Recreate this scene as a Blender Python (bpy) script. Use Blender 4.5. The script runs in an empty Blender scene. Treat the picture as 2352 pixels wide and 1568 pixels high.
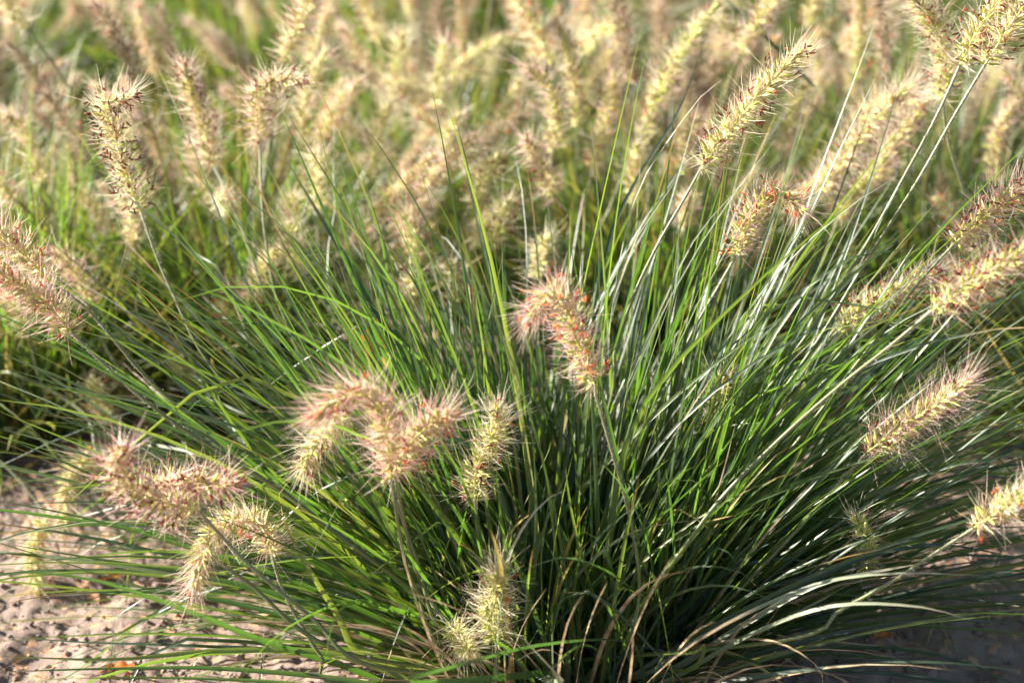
import bpy, math, random
import numpy as np
from mathutils import Vector

random.seed(7)
rng = np.random.default_rng(7)
S = bpy.context.scene
C = S.collection
R = math.radians

# ------------------------------------------------------------------ camera
PITCH = R(21.5)
CAM = np.array([0.0, -0.90, 0.62])
LENS, SENSOR = 50.0, 36.0
cam_data = bpy.data.cameras.new('camera')
cam = bpy.data.objects.new('camera', cam_data)
C.objects.link(cam)
cam.location = CAM.tolist()
cam.rotation_euler = (R(90) - PITCH, 0, 0)
cam_data.lens = LENS
cam_data.sensor_width = SENSOR
cam_data.clip_start = 0.02
cam_data.clip_end = 400
cam_data.dof.use_dof = True
cam_data.dof.focus_distance = 0.975
cam_data.dof.aperture_fstop = 3.9
cam_data.dof.aperture_blades = 7
S.camera = cam
FWD = np.array([0, math.cos(PITCH), -math.sin(PITCH)])
UP = np.array([0, math.sin(PITCH), math.cos(PITCH)])

def at(px, py, d):
    """point of the place seen at (px, py) of the 2352 x 1568 photograph, d metres in front of the camera"""
    k = SENSOR / LENS / 2352.0
    return CAM + d * (FWD + np.array([1.0, 0, 0]) * (px - 1176) * k - UP * (py - 784) * k)

# ------------------------------------------------------------------ light
SUN_EL, SUN_AZ = R(29), R(168)          # azimuth counted from +x towards +y: from the left, a little behind the plants
world = bpy.data.worlds.new('World')
S.world = world
world.use_nodes = True
wn = world.node_tree.nodes
sky = wn.new('ShaderNodeTexSky')
sky.sky_type = 'NISHITA'
sky.sun_disc = False
sky.sun_elevation = SUN_EL
sky.sun_rotation = R(90) - SUN_AZ
sky.air_density = 1.0
sky.dust_density = 1.0
bg = wn['Background']
bg.inputs['Strength'].default_value = 0.05
world.node_tree.links.new(sky.outputs['Color'], bg.inputs['Color'])
sd = bpy.data.lights.new('sun', 'SUN')
sd.energy = 5.0
sd.angle = R(0.55)
sd.color = (1.0, 0.93, 0.80)
sun = bpy.data.objects.new('sun', sd)
C.objects.link(sun)
sdir = Vector((math.cos(SUN_EL) * math.cos(SUN_AZ), math.cos(SUN_EL) * math.sin(SUN_AZ), math.sin(SUN_EL)))
sun.rotation_euler = sdir.to_track_quat('Z', 'Y').to_euler()
sun.location = (-3, 2, 3)
S.view_settings.view_transform = 'Standard'
S.view_settings.look = 'None'
S.view_settings.exposure = 2.08
S.view_settings.gamma = 1
S.view_settings.use_curve_mapping = False
S.render.engine = 'CYCLES'
S.cycles.max_bounces = 8
S.cycles.diffuse_bounces = 4
S.cycles.glossy_bounces = 2
S.cycles.transmission_bounces = 6

# ------------------------------------------------------------------ materials
class NT:
    def __init__(self, name):
        self.m = bpy.data.materials.new(name)
        self.m.use_nodes = True
        self.t = self.m.node_tree
        self.n = self.t.nodes
        self.n.clear()
        self.out = self.n.new('ShaderNodeOutputMaterial')
    def node(self, kind, **kw):
        x = self.n.new(kind)
        for k, v in kw.items():
            setattr(x, k, v)
        return x
    def link(self, a, b):
        self.t.links.new(a, b)
    def attr(self):
        a = self.node('ShaderNodeAttribute', attribute_name='tint')
        s = self.node('ShaderNodeSeparateColor')
        self.link(a.outputs['Color'], s.inputs[0])
        return s.outputs
    def ramp(self, fac, stops):
        r = self.node('ShaderNodeValToRGB')
        e = r.color_ramp.elements
        while len(e) > 1:
            e.remove(e[-1])
        e[0].position = stops[0][0]; e[0].color = (*stops[0][1], 1)
        for p, c in stops[1:]:
            q = e.new(p); q.color = (*c, 1)
        self.link(fac, r.inputs[0])
        return r.outputs[0]
    def mix(self, fac, a, b, mode='MIX'):
        m = self.node('ShaderNodeMix', data_type='RGBA', blend_type=mode)
        for sock, v in ((m.inputs[0], fac), (m.inputs[6], a), (m.inputs[7], b)):
            if hasattr(v, 'links'):
                self.link(v, sock)
            elif isinstance(v, tuple):
                sock.default_value = (*v, 1)
            else:
                sock.default_value = v
        return m.outputs[2]
    def math(self, op, a, b=0.0, clamp=False):
        m = self.node('ShaderNodeMath', operation=op, use_clamp=clamp)
        for i, v in enumerate((a, b)):
            if hasattr(v, 'links'):
                self.link(v, m.inputs[i])
            else:
                m.inputs[i].default_value = v
        return m.outputs[0]
    def noise(self, scale, detail=3, vec=None, rough=0.5):
        g = self.node('ShaderNodeTexNoise')
        g.inputs['Scale'].default_value = scale
        g.inputs['Detail'].default_value = detail
        g.inputs['Roughness'].default_value = rough
        if vec is None:
            vec = self.node('ShaderNodeTexCoord').outputs['Object']
        self.link(vec, g.inputs['Vector'])
        return g.outputs['Fac']
    def leafy(self, col, trans_col, fac, rough, spec=0.5, bump=None):
        p = self.node('ShaderNodeBsdfPrincipled')
        self.link(col, p.inputs['Base Color'])
        p.inputs['Roughness'].default_value = rough
        p.inputs['Specular IOR Level'].default_value = spec
        tr = self.node('ShaderNodeBsdfTranslucent')
        self.link(trans_col, tr.inputs['Color'])
        mx = self.node('ShaderNodeMixShader')
        mx.inputs[0].default_value = fac
        self.link(p.outputs[0], mx.inputs[1]); self.link(tr.outputs[0], mx.inputs[2])
        if bump is not None:
            b = self.node('ShaderNodeBump')
            b.inputs['Strength'].default_value = 0.35
            b.inputs['Distance'].default_value = 0.0006
            self.link(bump, b.inputs['Height'])
            self.link(b.outputs[0], p.inputs['Normal'])
        self.link(mx.outputs[0], self.out.inputs[0])
        return self.m

def mat_blade():
    t = NT('grass_blade')
    r, g, b = t.attr()[:3]
    base = t.ramp(r, [(0.0, (0.020, 0.038, 0.028)), (0.35, (0.031, 0.056, 0.029)), (0.7, (0.052, 0.085, 0.027)), (0.93, (0.14, 0.17, 0.055)), (1.0, (0.30, 0.25, 0.08))])
    trn = t.ramp(r, [(0.0, (0.06, 0.17, 0.02)), (0.5, (0.20, 0.42, 0.03)), (0.93, (0.36, 0.46, 0.04)), (1.0, (0.5, 0.36, 0.1))])
    # rusty withered tips and specks
    n = t.noise(55, 3)
    spk = t.math('GREATER_THAN', n, 0.70)
    tip = t.math('MULTIPLY', t.math('SUBTRACT', g, t.math('SUBTRACT', 1.0, b)), 7.0, True)
    tip = t.math('MAXIMUM', tip, t.math('MULTIPLY', spk, t.math('MULTIPLY', b, 1.2)), True)
    rust = t.ramp(n, [(0.3, (0.30, 0.12, 0.04)), (0.55, (0.42, 0.27, 0.08)), (0.75, (0.5, 0.38, 0.2))])
    c = t.mix(tip, base, rust)
    tc = t.mix(tip, trn, rust)
    # pale sheath at the very root
    root = t.math('SUBTRACT', 1.0, t.math('MULTIPLY', g, 11.0), True)
    c = t.mix(t.math('MULTIPLY', root, 0.6), c, (0.20, 0.24, 0.10))
    v = t.noise(260, 2)
    return t.leafy(c, tc, 0.33, 0.44, 0.80, v)

def mat_pale():
    t = NT('pale_glaucous_blade')
    r, g, b = t.attr()[:3]
    c = t.ramp(g, [(0.0, (0.13, 0.18, 0.07)), (0.3, (0.17, 0.21, 0.12)), (0.8, (0.30, 0.32, 0.22)), (0.97, (0.45, 0.36, 0.26))])
    v = t.noise(140, 3)
    c = t.mix(t.math('MULTIPLY', v, 0.5), c, (0.12, 0.17, 0.09))
    return t.leafy(c, c, 0.2, 0.42, 0.6, v)

def mat_dry():
    t = NT('dry_blade')
    r, g, b = t.attr()[:3]
    n = t.noise(70, 4)
    c = t.ramp(n, [(0.25, (0.20, 0.12, 0.06)), (0.5, (0.40, 0.30, 0.18)), (0.75, (0.55, 0.46, 0.32))])
    return t.leafy(c, c, 0.3, 0.55, 0.4, n)

def mat_stem():
    t = NT('stalk_green')
    r, g, b = t.attr()[:3]
    c = t.ramp(g, [(0.0, (0.16, 0.22, 0.04)), (0.45, (0.12, 0.17, 0.045)), (0.8, (0.20, 0.22, 0.10)), (1.0, (0.30, 0.30, 0.16))])
    n = t.noise(90, 3)
    c = t.mix(t.math('MULTIPLY', n, 0.5), c, (0.09, 0.11, 0.04))
    return t.leafy(c, c, 0.15, 0.36, 0.55, n)

def mat_spikelet():
    t = NT('spikelet')
    r, g, b = t.attr()[:3]
    c = t.ramp(r, [(0.0, (0.40, 0.48, 0.08)), (0.4, (0.56, 0.60, 0.13)), (0.75, (0.74, 0.71, 0.27)), (1.0, (0.86, 0.80, 0.50))])
    tipf = t.math('MULTIPLY', t.math('SUBTRACT', g, 0.60), 2.2, True)
    c = t.mix(t.math('MULTIPLY', tipf, b), c, (0.20, 0.05, 0.035))
    return t.leafy(c, c, 0.12, 0.38, 0.5)

def mat_bristle():
    t = NT('bristle')
    r, g, b = t.attr()[:3]
    low = t.mix(b, (0.72, 0.71, 0.36), (0.60, 0.22, 0.34))
    high = t.mix(b, (0.87, 0.85, 0.62), (0.82, 0.54, 0.52))
    c = t.mix(t.math('MULTIPLY', g, 1.3, True), low, high)
    c = t.mix(t.math('MULTIPLY', t.math('GREATER_THAN', r, 0.90), 0.8), c, (0.45, 0.14, 0.10))
    return t.leafy(c, c, 0.55, 0.42, 0.4)

def mat_aged(name, a, b_, c_):
    t = NT(name)
    r, g, b = t.attr()[:3]
    c = t.ramp(r, [(0.0, a), (0.6, b_), (1.0, c_)])
    return t.leafy(c, c, 0.3, 0.5, 0.3)

def mat_anther(name, cols):
    t = NT(name)
    r, g, b = t.attr()[:3]
    c = t.ramp(r, [(0.0, cols[0]), (0.6, cols[1]), (1.0, cols[2])])
    return t.leafy(c, c, 0.25, 0.5, 0.3)

def mat_hair():
    t = NT('white_hair')
    c = t.ramp(t.attr()[0], [(0, (0.78, 0.78, 0.74)), (1, (0.88, 0.88, 0.86))])
    return t.leafy(c, c, 0.45, 0.35, 0.5)

def mat_soil(name, a, b_, c_, sc=18):
    t = NT(name)
    tc = t.node('ShaderNodeTexCoord').outputs['Object']
    n1 = t.noise(sc, 6, tc, 0.65)
    n2 = t.noise(sc * 14, 4, tc, 0.6)
    c = t.ramp(n1, [(0.3, a), (0.5, b_), (0.7, c_)])
    c = t.mix(t.math('MULTIPLY', n2, 0.45), c, (0.15, 0.115, 0.10), 'MIX')
    vo = t.node('ShaderNodeTexVoronoi'); vo.inputs['Scale'].default_value = 160
    t.link(tc, vo.inputs['Vector'])
    sep = t.node('ShaderNodeSeparateColor'); t.link(vo.outputs['Color'], sep.inputs[0])
    c = t.mix(t.math('GREATER_THAN', sep.outputs[0], 0.90), c, (0.46, 0.27, 0.17))
    p = t.node('ShaderNodeBsdfPrincipled')
    t.link(c, p.inputs['Base Color'])
    p.inputs['Roughness'].default_value = 0.92
    bmp = t.node('ShaderNodeBump')
    bmp.inputs['Strength'].default_value = 0.8
    bmp.inputs['Distance'].default_value = 0.002
    t.link(t.noise(sc * 22, 5, tc, 0.7), bmp.inputs['Height'])
    t.link(bmp.outputs[0], p.inputs['Normal'])
    t.link(p.outputs[0], t.out.inputs[0])
    return t.m

def mat_leaf(name, a, b_):
    t = NT(name)
    n = t.noise(60, 4)
    c = t.ramp(n, [(0.3, a), (0.65, b_)])
    return t.leafy(c, c, 0.35, 0.6, 0.3, n)

M = dict(blade=mat_blade(), dry=mat_dry(), pale=mat_pale(), stem=mat_stem(), spk=mat_spikelet(), bri=mat_bristle(), aspk=mat_aged('aged_spikelet', (0.26, 0.20, 0.09), (0.42, 0.35, 0.16), (0.55, 0.46, 0.28)), abri=mat_aged('aged_bristle', (0.40, 0.26, 0.22), (0.56, 0.45, 0.34), (0.66, 0.58, 0.46)),
         orange=mat_anther('orange_anther', [(0.75, 0.22, 0.05), (0.62, 0.13, 0.04), (0.30, 0.07, 0.03)]),
         brown=mat_anther('brown_anther', [(0.12, 0.030, 0.018), (0.22, 0.055, 0.03), (0.40, 0.12, 0.05)]),
         hair=mat_hair(),
         soil=mat_soil('sandy_soil', (0.165, 0.112, 0.090), (0.265, 0.19, 0.158), (0.34, 0.252, 0.212)),
         crumb=mat_soil('soil_crumb', (0.20, 0.14, 0.115), (0.29, 0.21, 0.175), (0.38, 0.285, 0.235), 30),
         oleaf=mat_leaf('orange_leaf', (0.55, 0.14, 0.03), (0.72, 0.27, 0.07)),
         bleaf=mat_leaf('brown_leaf', (0.22, 0.10, 0.05), (0.42, 0.22, 0.11)))

# ------------------------------------------------------------------ mesh helpers
class MB:
    """collects quads/tris from numpy arrays and links ONE mesh"""
    def __init__(self):
        self.v, self.f, self.a, self.n = [], [], [], 0
    def add(self, V, F, A):
        self.v.append(V.reshape(-1, 3)); self.f.append(F.reshape(-1, F.shape[-1]) + self.n)
        self.a.append(A.reshape(-1, 3)); self.n += self.v[-1].shape[0]
        return self
    def mesh(self, name, mat, origin=None):
        V = np.concatenate(self.v).astype(np.float32)
        if origin is not None:
            V = V - np.asarray(origin, np.float32)
        A = np.concatenate(self.a)
        me = bpy.data.meshes.new(name)
        sizes = np.concatenate([np.full(len(f), f.shape[1], np.int32) for f in self.f])
        loops = np.concatenate([f.ravel() for f in self.f]).astype(np.int32)
        me.vertices.add(len(V)); me.vertices.foreach_set('co', V.ravel())
        me.loops.add(len(loops)); me.loops.foreach_set('vertex_index', loops)
        me.polygons.add(len(sizes))
        st = np.zeros(len(sizes), np.int32); st[1:] = np.cumsum(sizes)[:-1]
        me.polygons.foreach_set('loop_start', st)
        me.update(calc_edges=True)
        me.polygons.foreach_set('use_smooth', np.ones(len(sizes), bool))
        at_ = me.attributes.new('tint', 'FLOAT_COLOR', 'POINT')
        col = np.ones((len(V), 4), np.float32); col[:, :3] = A
        at_.data.foreach_set('color', col.ravel())
        me.materials.append(mat)
        return me
    def build(self, name, mat, parent=None, origin=None):
        o = bpy.data.objects.new(name, self.mesh(name, mat, origin))
        C.objects.link(o)
        if parent is not None:
            o.parent = parent
        return o

def tag(o, label=None, cat=None, group=None, kind=None):
    for k, v in (('label', label), ('category', cat), ('group', group), ('kind', kind)):
        if v:
            o[k] = v
    return o

def empty(name, loc, rz=0.0):
    o = bpy.data.objects.new(name, None)
    o.empty_display_size = 0.05
    o.location = [float(x) for x in loc]; o.rotation_euler = (0, 0, rz)
    C.objects.link(o)
    return o

def nrm(v):
    return v / np.maximum(np.linalg.norm(v, axis=-1, keepdims=True), 1e-9)

def tangents(P):
    T = np.empty_like(P)
    T[:, 1:-1] = P[:, 2:] - P[:, :-2]
    T[:, 0] = P[:, 1] - P[:, 0]; T[:, -1] = P[:, -1] - P[:, -2]
    return nrm(T)

def tubes(mb, P, Rad, sides, rnd, blue, ref=None, flat=1.0):
    """n tubes with k rings: P (n,k,3), Rad (n,k)"""
    n, k = P.shape[:2]
    T = tangents(P)
    if ref is None:
        ref = nrm(rng.normal(size=(n, 3)))
    U = nrm(ref[:, None, :] - (ref[:, None, :] * T).sum(-1, keepdims=True) * T)
    W = np.cross(T, U)
    ang = np.arange(sides) / sides * 2 * math.pi
    V = P[:, :, None, :] + Rad[:, :, None, None] * (np.cos(ang)[None, None, :, None] * U[:, :, None, :] + flat * np.sin(ang)[None, None, :, None] * W[:, :, None, :])
    A = np.empty((n, k, sides, 3))
    A[..., 0] = rnd[:, None, None]; A[..., 1] = np.linspace(0, 1, k)[None, :, None]; A[..., 2] = blue[:, None, None]
    i = np.arange(n)[:, None, None] * (k * sides); j = np.arange(k - 1)[None, :, None] * sides
    s = np.arange(sides)[None, None, :]; s2 = (s + 1) % sides
    F = np.stack([i + j + s, i + j + s2, i + j + sides + s2, i + j + sides + s], -1)
    mb.add(V, F, A)

def blades(mb, P, W0, roll, rnd, dry, fold=0.35, twist=0.0):
    """n folded grass blades: P (n,k,3), W0 (n,) full width"""
    n, k = P.shape[:2]
    t = np.linspace(0, 1, k)
    prof = (0.7 + 0.3 * np.minimum(1, t / 0.2)) * np.clip(1 - t ** 2.4, 0, 1) ** 0.85 + 0.02
    w = W0[:, None] * prof[None, :]
    T = tangents(P)
    z = np.array([0, 0, 1.0])
    side = nrm(np.cross(T, np.broadcast_to(z, T.shape)) + 1e-4)
    nor = np.cross(side, T)
    a = roll[:, None, None] + (np.asarray(twist) * t[None, :])[..., None]
    s = side * np.cos(a) + nor * np.sin(a)
    q = -side * np.sin(a) + nor * np.cos(a)
    h = (w * 0.5)[..., None]
    V = np.stack([P - s * h + q * h * fold, P, P + s * h + q * h * fold], 2)
    A = np.empty((n, k, 3, 3))
    A[..., 0] = rnd[:, None, None]; A[..., 1] = t[None, :, None]; A[..., 2] = dry[:, None, None]
    i = np.arange(n)[:, None, None] * (k * 3); j = np.arange(k - 1)[None, :, None] * 3
    c = np.arange(2)[None, None, :]
    F = np.stack([i + j + c, i + j + c + 1, i + j + 3 + c + 1, i + j + 3 + c], -1)
    mb.add(V, F, A)

def fibres(mb, P, W, rnd, blue):
    """n fine flat hairs: P (n,k,3) centre lines, W (n,k) widths"""
    n, k = P.shape[:2]
    T = tangents(P)
    ref = nrm(rng.normal(size=(n, 3)))
    U = nrm(ref[:, None, :] - (ref[:, None, :] * T).sum(-1, keepdims=True) * T)
    V = np.stack([P - U * W[..., None] * 0.5, P + U * W[..., None] * 0.5], 2)
    A = np.empty((n, k, 2, 3))
    A[..., 0] = rnd[:, None, None]; A[..., 1] = np.linspace(0, 1, k)[None, :, None]; A[..., 2] = blue[:, None, None]
    i = np.arange(n)[:, None] * (k * 2); j = np.arange(k - 1)[None, :] * 2
    F = np.stack([i + j, i + j + 1, i + j + 3, i + j + 2], -1)
    mb.add(V, F, A)

def spline(pts, m):
    """smooth curve through control points, m samples equally spaced"""
    P = np.asarray(pts, float)
    Q = np.vstack([2 * P[0] - P[1], P, 2 * P[-1] - P[-2]])
    out = []
    for i in range(1, len(Q) - 2):
        u = np.linspace(0, 1, 14, endpoint=False)[:, None]
        a, b, c, d = Q[i - 1], Q[i], Q[i + 1], Q[i + 2]
        out.append(0.5 * (2 * b + (c - a) * u + (2 * a - 5 * b + 4 * c - d) * u ** 2 + (3 * b - a - 3 * c + d) * u ** 3))
    out = np.vstack(out + [P[-1:]])
    L = np.concatenate([[0], np.cumsum(np.linalg.norm(np.diff(out, axis=0), axis=1))])
    s = np.linspace(0, L[-1], m)
    return np.stack([np.interp(s, L, out[:, i]) for i in range(3)], 1), L[-1]

# ------------------------------------------------------------------ flower stalk and seed head
def head_parts(path, L, pink=0.5, green=0.0, brown=0.0, n_per_m=1250, nb=9, k=4, spread=1.0, longb=1.0, bw=0.00013, gaps=0.0):
    """path (m,3): centre line of the head from its foot to its tip. Returns meshbuilders: seeds, bristles, anthers"""
    m = len(path)
    T = tangents(path[None])[0]
    seeds, bri, ant = MB(), MB(), MB()
    tt = np.linspace(0, 1, m)
    tubes(seeds, path[None], np.interp(tt, [0, 1], [0.0008, 0.0004])[None], 5, np.array([0.3]), np.array([0.0]))
    n = int(L * n_per_m)
    s = (np.arange(n) + 0.5) / n
    s = np.clip(s + rng.normal(0, 0.35 / n, n), 0.0, 0.995)
    if gaps:
        keep = rng.random(n) > gaps
        s = s[keep]; n = len(s)
    base = np.stack([np.interp(s, tt, path[:, i]) for i in range(3)], 1)
    tan = nrm(np.stack([np.interp(s, tt, T[:, i]) for i in range(3)], 1))
    ref = np.array([0.31, 0.17, 0.93])
    U = nrm(np.cross(tan, ref)); W = np.cross(tan, U)
    ang = np.arange(n) * 2.39996 + rng.normal(0, 0.35, n)
    rad = U * np.cos(ang)[:, None] + W * np.sin(ang)[:, None]
    tilt = np.interp(s, [0, 0.1, 0.75, 1], [R(78), R(66), R(52), R(14)]) + rng.normal(0, R(10), n)
    tilt = tilt * spread
    D = nrm(rad * np.sin(tilt)[:, None] + tan * np.cos(tilt)[:, None])
    sl = np.interp(s, [0, 0.12, 0.8, 1], [0.0070, 0.0102, 0.0094, 0.0064]) * rng.uniform(0.85, 1.15, n)
    ped = 0.0016
    b0 = base + rad * 0.0004
    b1 = b0 + D * ped
    # spikelet bodies: a foot stalk widening into a slim pointed floret
    kk = 6
    u = np.array([0, 0.16, 0.34, 0.58, 0.82, 1.0])
    bend = rng.normal(0, 0.0006, (n, 3))
    P = b0[:, None, :] + D[:, None, :] * (u[None, :, None] * (sl + ped)[:, None, None]) + bend[:, None, :] * (u ** 2)[None, :, None]
    rr = np.array([0.22, 0.35, 0.95, 1.0, 0.6, 0.06])[None, :] * (rng.uniform(0.00082, 0.00115, n))[:, None]
    rnd = np.clip(rng.uniform(0, 1, n) - green * 0.5, 0, 1)
    tubes(seeds, P, rr, 5, rnd, (rng.random(n) < 0.25 + 0.5 * brown) * 1.0)
    # a second, shorter glume beside some of them
    sel = rng.random(n) < 0.55
    D2 = nrm(D[sel] + 0.33 * rng.normal(size=(sel.sum(), 3)))
    P2 = b1[sel][:, None, :] + D2[:, None, :] * (u[None, :, None] * (sl[sel] * 0.72)[:, None, None])
    tubes(seeds, P2, rr[sel] * 0.72, 4, rnd[sel], np.zeros(sel.sum()))
    # bristles: many fine curved hairs from the foot of each spikelet
    N = n * nb
    idx = np.repeat(np.arange(n), nb)
    j = rng.normal(size=(N, 3))
    BD = nrm(D[idx] + 0.52 * j)
    bl = rng.gamma(3.6, 1 / 3.6, N) * 0.0128 * longb
    bl = np.minimum(bl, 0.026)
    bl *= np.interp(s[idx], [0, 0.1, 1], [0.9, 1.0, 1.05])
    curl = nrm(rng.normal(size=(N, 3)) + 0.7 * tan[idx]) * (bl * rng.uniform(0.05, 0.48, N))[:, None]
    uu = np.linspace(0, 1, k)
    BP = b1[idx][:, None, :] + BD[:, None, :] * (uu[None, :, None] * bl[:, None, None]) + curl[:, None, :] * (uu ** 2)[None, :, None]
    br = np.interp(uu, [0, 0.6, 1], [1.0, 0.85, 0.3])[None, :] * rng.uniform(0.75, 1.25, N)[:, None] * bw
    pk = np.clip(rng.normal(pink, 0.28, N), 0, 1)
    fibres(bri, BP, br * 2.1, rng.random(N), pk)
    return seeds, bri, ant, (s, b0, D, sl, tan)

def add_anthers(ant, info, count, lo=0.0, hi=1.0):
    s, b0, D, sl, tan = info
    ok = np.where((s >= lo) & (s <= hi))[0]
    if len(ok) == 0:
        return
    pick = rng.choice(ok, min(count, len(ok)), replace=False)
    for rep in range(2):
        m = len(pick)
        p0 = b0[pick] + D[pick] * (sl[pick] * rng.uniform(0.95, 1.55, m))[:, None]
        d = nrm(D[pick] * 0.7 + 0.75 * rng.normal(size=(m, 3)) + np.array([0, 0, -0.35]))
        l = rng.uniform(0.0034, 0.0058, m)
        u = np.array([0, 0.12, 0.5, 0.88, 1])
        P = p0[:, None, :] + d[:, None, :] * (u[None, :, None] * l[:, None, None])
        tubes(ant, P, np.array([0.25, 0.85, 1, 0.8, 0.25])[None, :] * rng.uniform(0.00042, 0.0006, m)[:, None] * 1.3, 5, rng.random(m), np.zeros(m))

def stem_mesh(P, r0=0.0014, r1=0.0010):
    mb = MB()
    m = len(P)
    tt = np.linspace(0, 1, m)
    rad = np.interp(tt, [0, 0.6, 1], [r0 * 1.25, r0, r1])
    tubes(mb, P[None], rad[None], 8, np.array([rng.random()]), np.array([0.0]), ref=np.array([[0.3, -0.8, 0.2]]))
    # one node with its small collar
    i = int(m * 0.42)
    if m > 8:
        c = P[i:i + 2]
        q = np.linspace(0, 1, 5)[:, None]
        Q = c[0] * (1 - q) + (c[0] + nrm(c[1] - c[0]) * 0.005) * q
        tubes(mb, Q[None], np.array([[1.0, 1.35, 1.5, 1.3, 1.0]]) * rad[i] * 1.02, 8, np.array([0.9]), np.array([0.0]))
    return mb

def stem_hairs(P, length, dens=2400, r1=0.0008):
    """short white hairs along the last `length` metres of the stalk below the head"""
    seg = np.concatenate([[0], np.cumsum(np.linalg.norm(np.diff(P, axis=0), axis=1))])
    L = seg[-1]
    n = int(length * dens)
    d = length * rng.random(n) ** 1.5
    s = L - d
    b = np.stack([np.interp(s, seg, P[:, i]) for i in range(3)], 1)
    T = tangents(P[None])[0]
    tan = nrm(np.stack([np.interp(s, seg, T[:, i]) for i in range(3)], 1))
    rad = rng.normal(size=(n, 3)); rad = nrm(rad - (rad * tan).sum(-1, keepdims=True) * tan)
    D = nrm(rad + tan * rng.uniform(-0.15, 0.55, n)[:, None])
    l = rng.uniform(0.0009, 0.0022, n)
    u = np.array([0, 0.55, 1.0])
    H = b[:, None, :] + rad[:, None, :] * r1 * 0.8 + D[:, None, :] * (u[None, :, None] * l[:, None, None]) + (tan * l[:, None] * 0.25)[:, None, :] * (u ** 2)[None, :, None]
    mb = MB()
    fibres(mb, H, np.array([1, 0.8, 0.3])[None, :] * np.full((n, 1), 0.00020), rng.random(n), np.zeros(n))
    return mb

# ------------------------------------------------------------------ the ground
def vnoise(x, y, seed):
    xi = np.floor(x).astype(np.int64); yi = np.floor(y).astype(np.int64)
    xf = x - xi; yf = y - yi
    def h(a, b):
        q = (a * 374761393 + b * 668265263 + seed * 974711) & 0xffffffff
        q = ((q ^ (q >> 13)) * 1274126177) & 0xffffffff
        return ((q ^ (q >> 16)) & 0xffff) / 65535.0
    u = xf * xf * (3 - 2 * xf); v = yf * yf * (3 - 2 * yf)
    return (h(xi, yi) * (1 - u) + h(xi + 1, yi) * u) * (1 - v) + (h(xi, yi + 1) * (1 - u) + h(xi + 1, yi + 1) * u) * v

def ground_h(x, y):
    near = np.exp(-np.maximum(0, np.hypot(x, y - 0.4) - 1.6) ** 2 / 0.6)
    h = 0.012 * (vnoise(x * 5, y * 5, 1) - 0.5) + 0.012 * (vnoise(x * 17, y * 17, 2) - 0.5)
    wx = x + 0.012 * vnoise(x * 40, y * 40, 9); wy = y + 0.012 * vnoise(x * 40, y * 40, 10)
    h = h + near * (0.0085 * (vnoise(wx * 44, wy * 44, 3) - 0.5) + 0.004 * (vnoise(wx * 130, wy * 130, 4) - 0.5) + 0.003 * (vnoise(x * 270, y * 270, 5) - 0.5))
    return h - 0.004

def axis(lo, hi, step, far):
    a = np.arange(lo, hi, step)
    g = step * 1.12 ** np.arange(1, 90); g = np.cumsum(g); g = g[g < far]
    return np.concatenate([(lo - g)[::-1], a, a[-1] + g])

gx = axis(-0.9, 0.9, 0.0032, 90); gy = axis(-0.36, 0.9, 0.0034, 90)
X, Y = np.meshgrid(gx, gy)
Vg = np.stack([X, Y, ground_h(X, Y)], -1)
ny, nx = X.shape
i = np.arange(ny - 1)[:, None] * nx; j = np.arange(nx - 1)[None, :]
Fg = np.stack([i + j, i + j + 1, i + j + 1 + nx, i + j + nx], -1)
gmb = MB(); gmb.add(Vg, Fg, np.zeros(Vg.shape))
tag(gmb.build('ground', M['soil']), kind='structure')

# crumbs of soil and grit lying on it
ICO_V = np.array([(0, -0.526, 0.851), (0, 0.526, 0.851), (0, 0.526, -0.851), (0, -0.526, -0.851), (0.851, 0, 0.526), (0.851, 0, -0.526), (-0.851, 0, -0.526), (-0.851, 0, 0.526), (0.526, 0.851, 0), (-0.526, 0.851, 0), (-0.526, -0.851, 0), (0.526, -0.851, 0)])
def hull_faces():
    F = []
    for a in range(12):
        for b in range(a + 1, 12):
            for c in range(b + 1, 12):
                d = [np.linalg.norm(ICO_V[p] - ICO_V[q]) for p, q in ((a, b), (b, c), (a, c))]
                if max(d) < 1.2:
                    nn = np.cross(ICO_V[b] - ICO_V[a], ICO_V[c] - ICO_V[a])
                    F.append((a, b, c) if nn @ ICO_V[a] > 0 else (a, c, b))
    return np.array(F)
ICO_F = hull_faces()
def crumbs(mb, x, y, size):
    n = len(x)
    q = rng.uniform(0.65, 1.3, (n, 12, 1)) * ICO_V[None]
    sc = size[:, None, None] * np.stack([rng.uniform(0.8, 1.3, n), rng.uniform(0.8, 1.3, n), rng.uniform(0.5, 0.9, n)], 1)[:, None, :]
    a = rng.uniform(0, 6.28, n)
    V = q * sc
    V = np.stack([V[..., 0] * np.cos(a)[:, None] - V[..., 1] * np.sin(a)[:, None], V[..., 0] * np.sin(a)[:, None] + V[..., 1] * np.cos(a)[:, None], V[..., 2]], -1)
    V = V + np.stack([x, y, ground_h(x, y) + size * 0.35], 1)[:, None, :]
    F = ICO_F[None] + (np.arange(n) * 12)[:, None, None]
    mb.add(V, F, np.broadcast_to(rng.random(n)[:, None, None], (n, 12, 3)))
cm = MB()
n = 40000
cx_ = rng.uniform(-1.0, 1.0, n); cy_ = rng.uniform(-0.42, 1.5, n)
crumbs(cm, cx_, cy_, rng.gamma(1.2, 1.0, n) * 0.0008 + 0.0005)
tag(cm.build('soil_crumbs', M['crumb']), 'loose tan crumbs of soil and grit scattered over the sandy ground', 'soil crumbs', kind='stuff')

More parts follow.
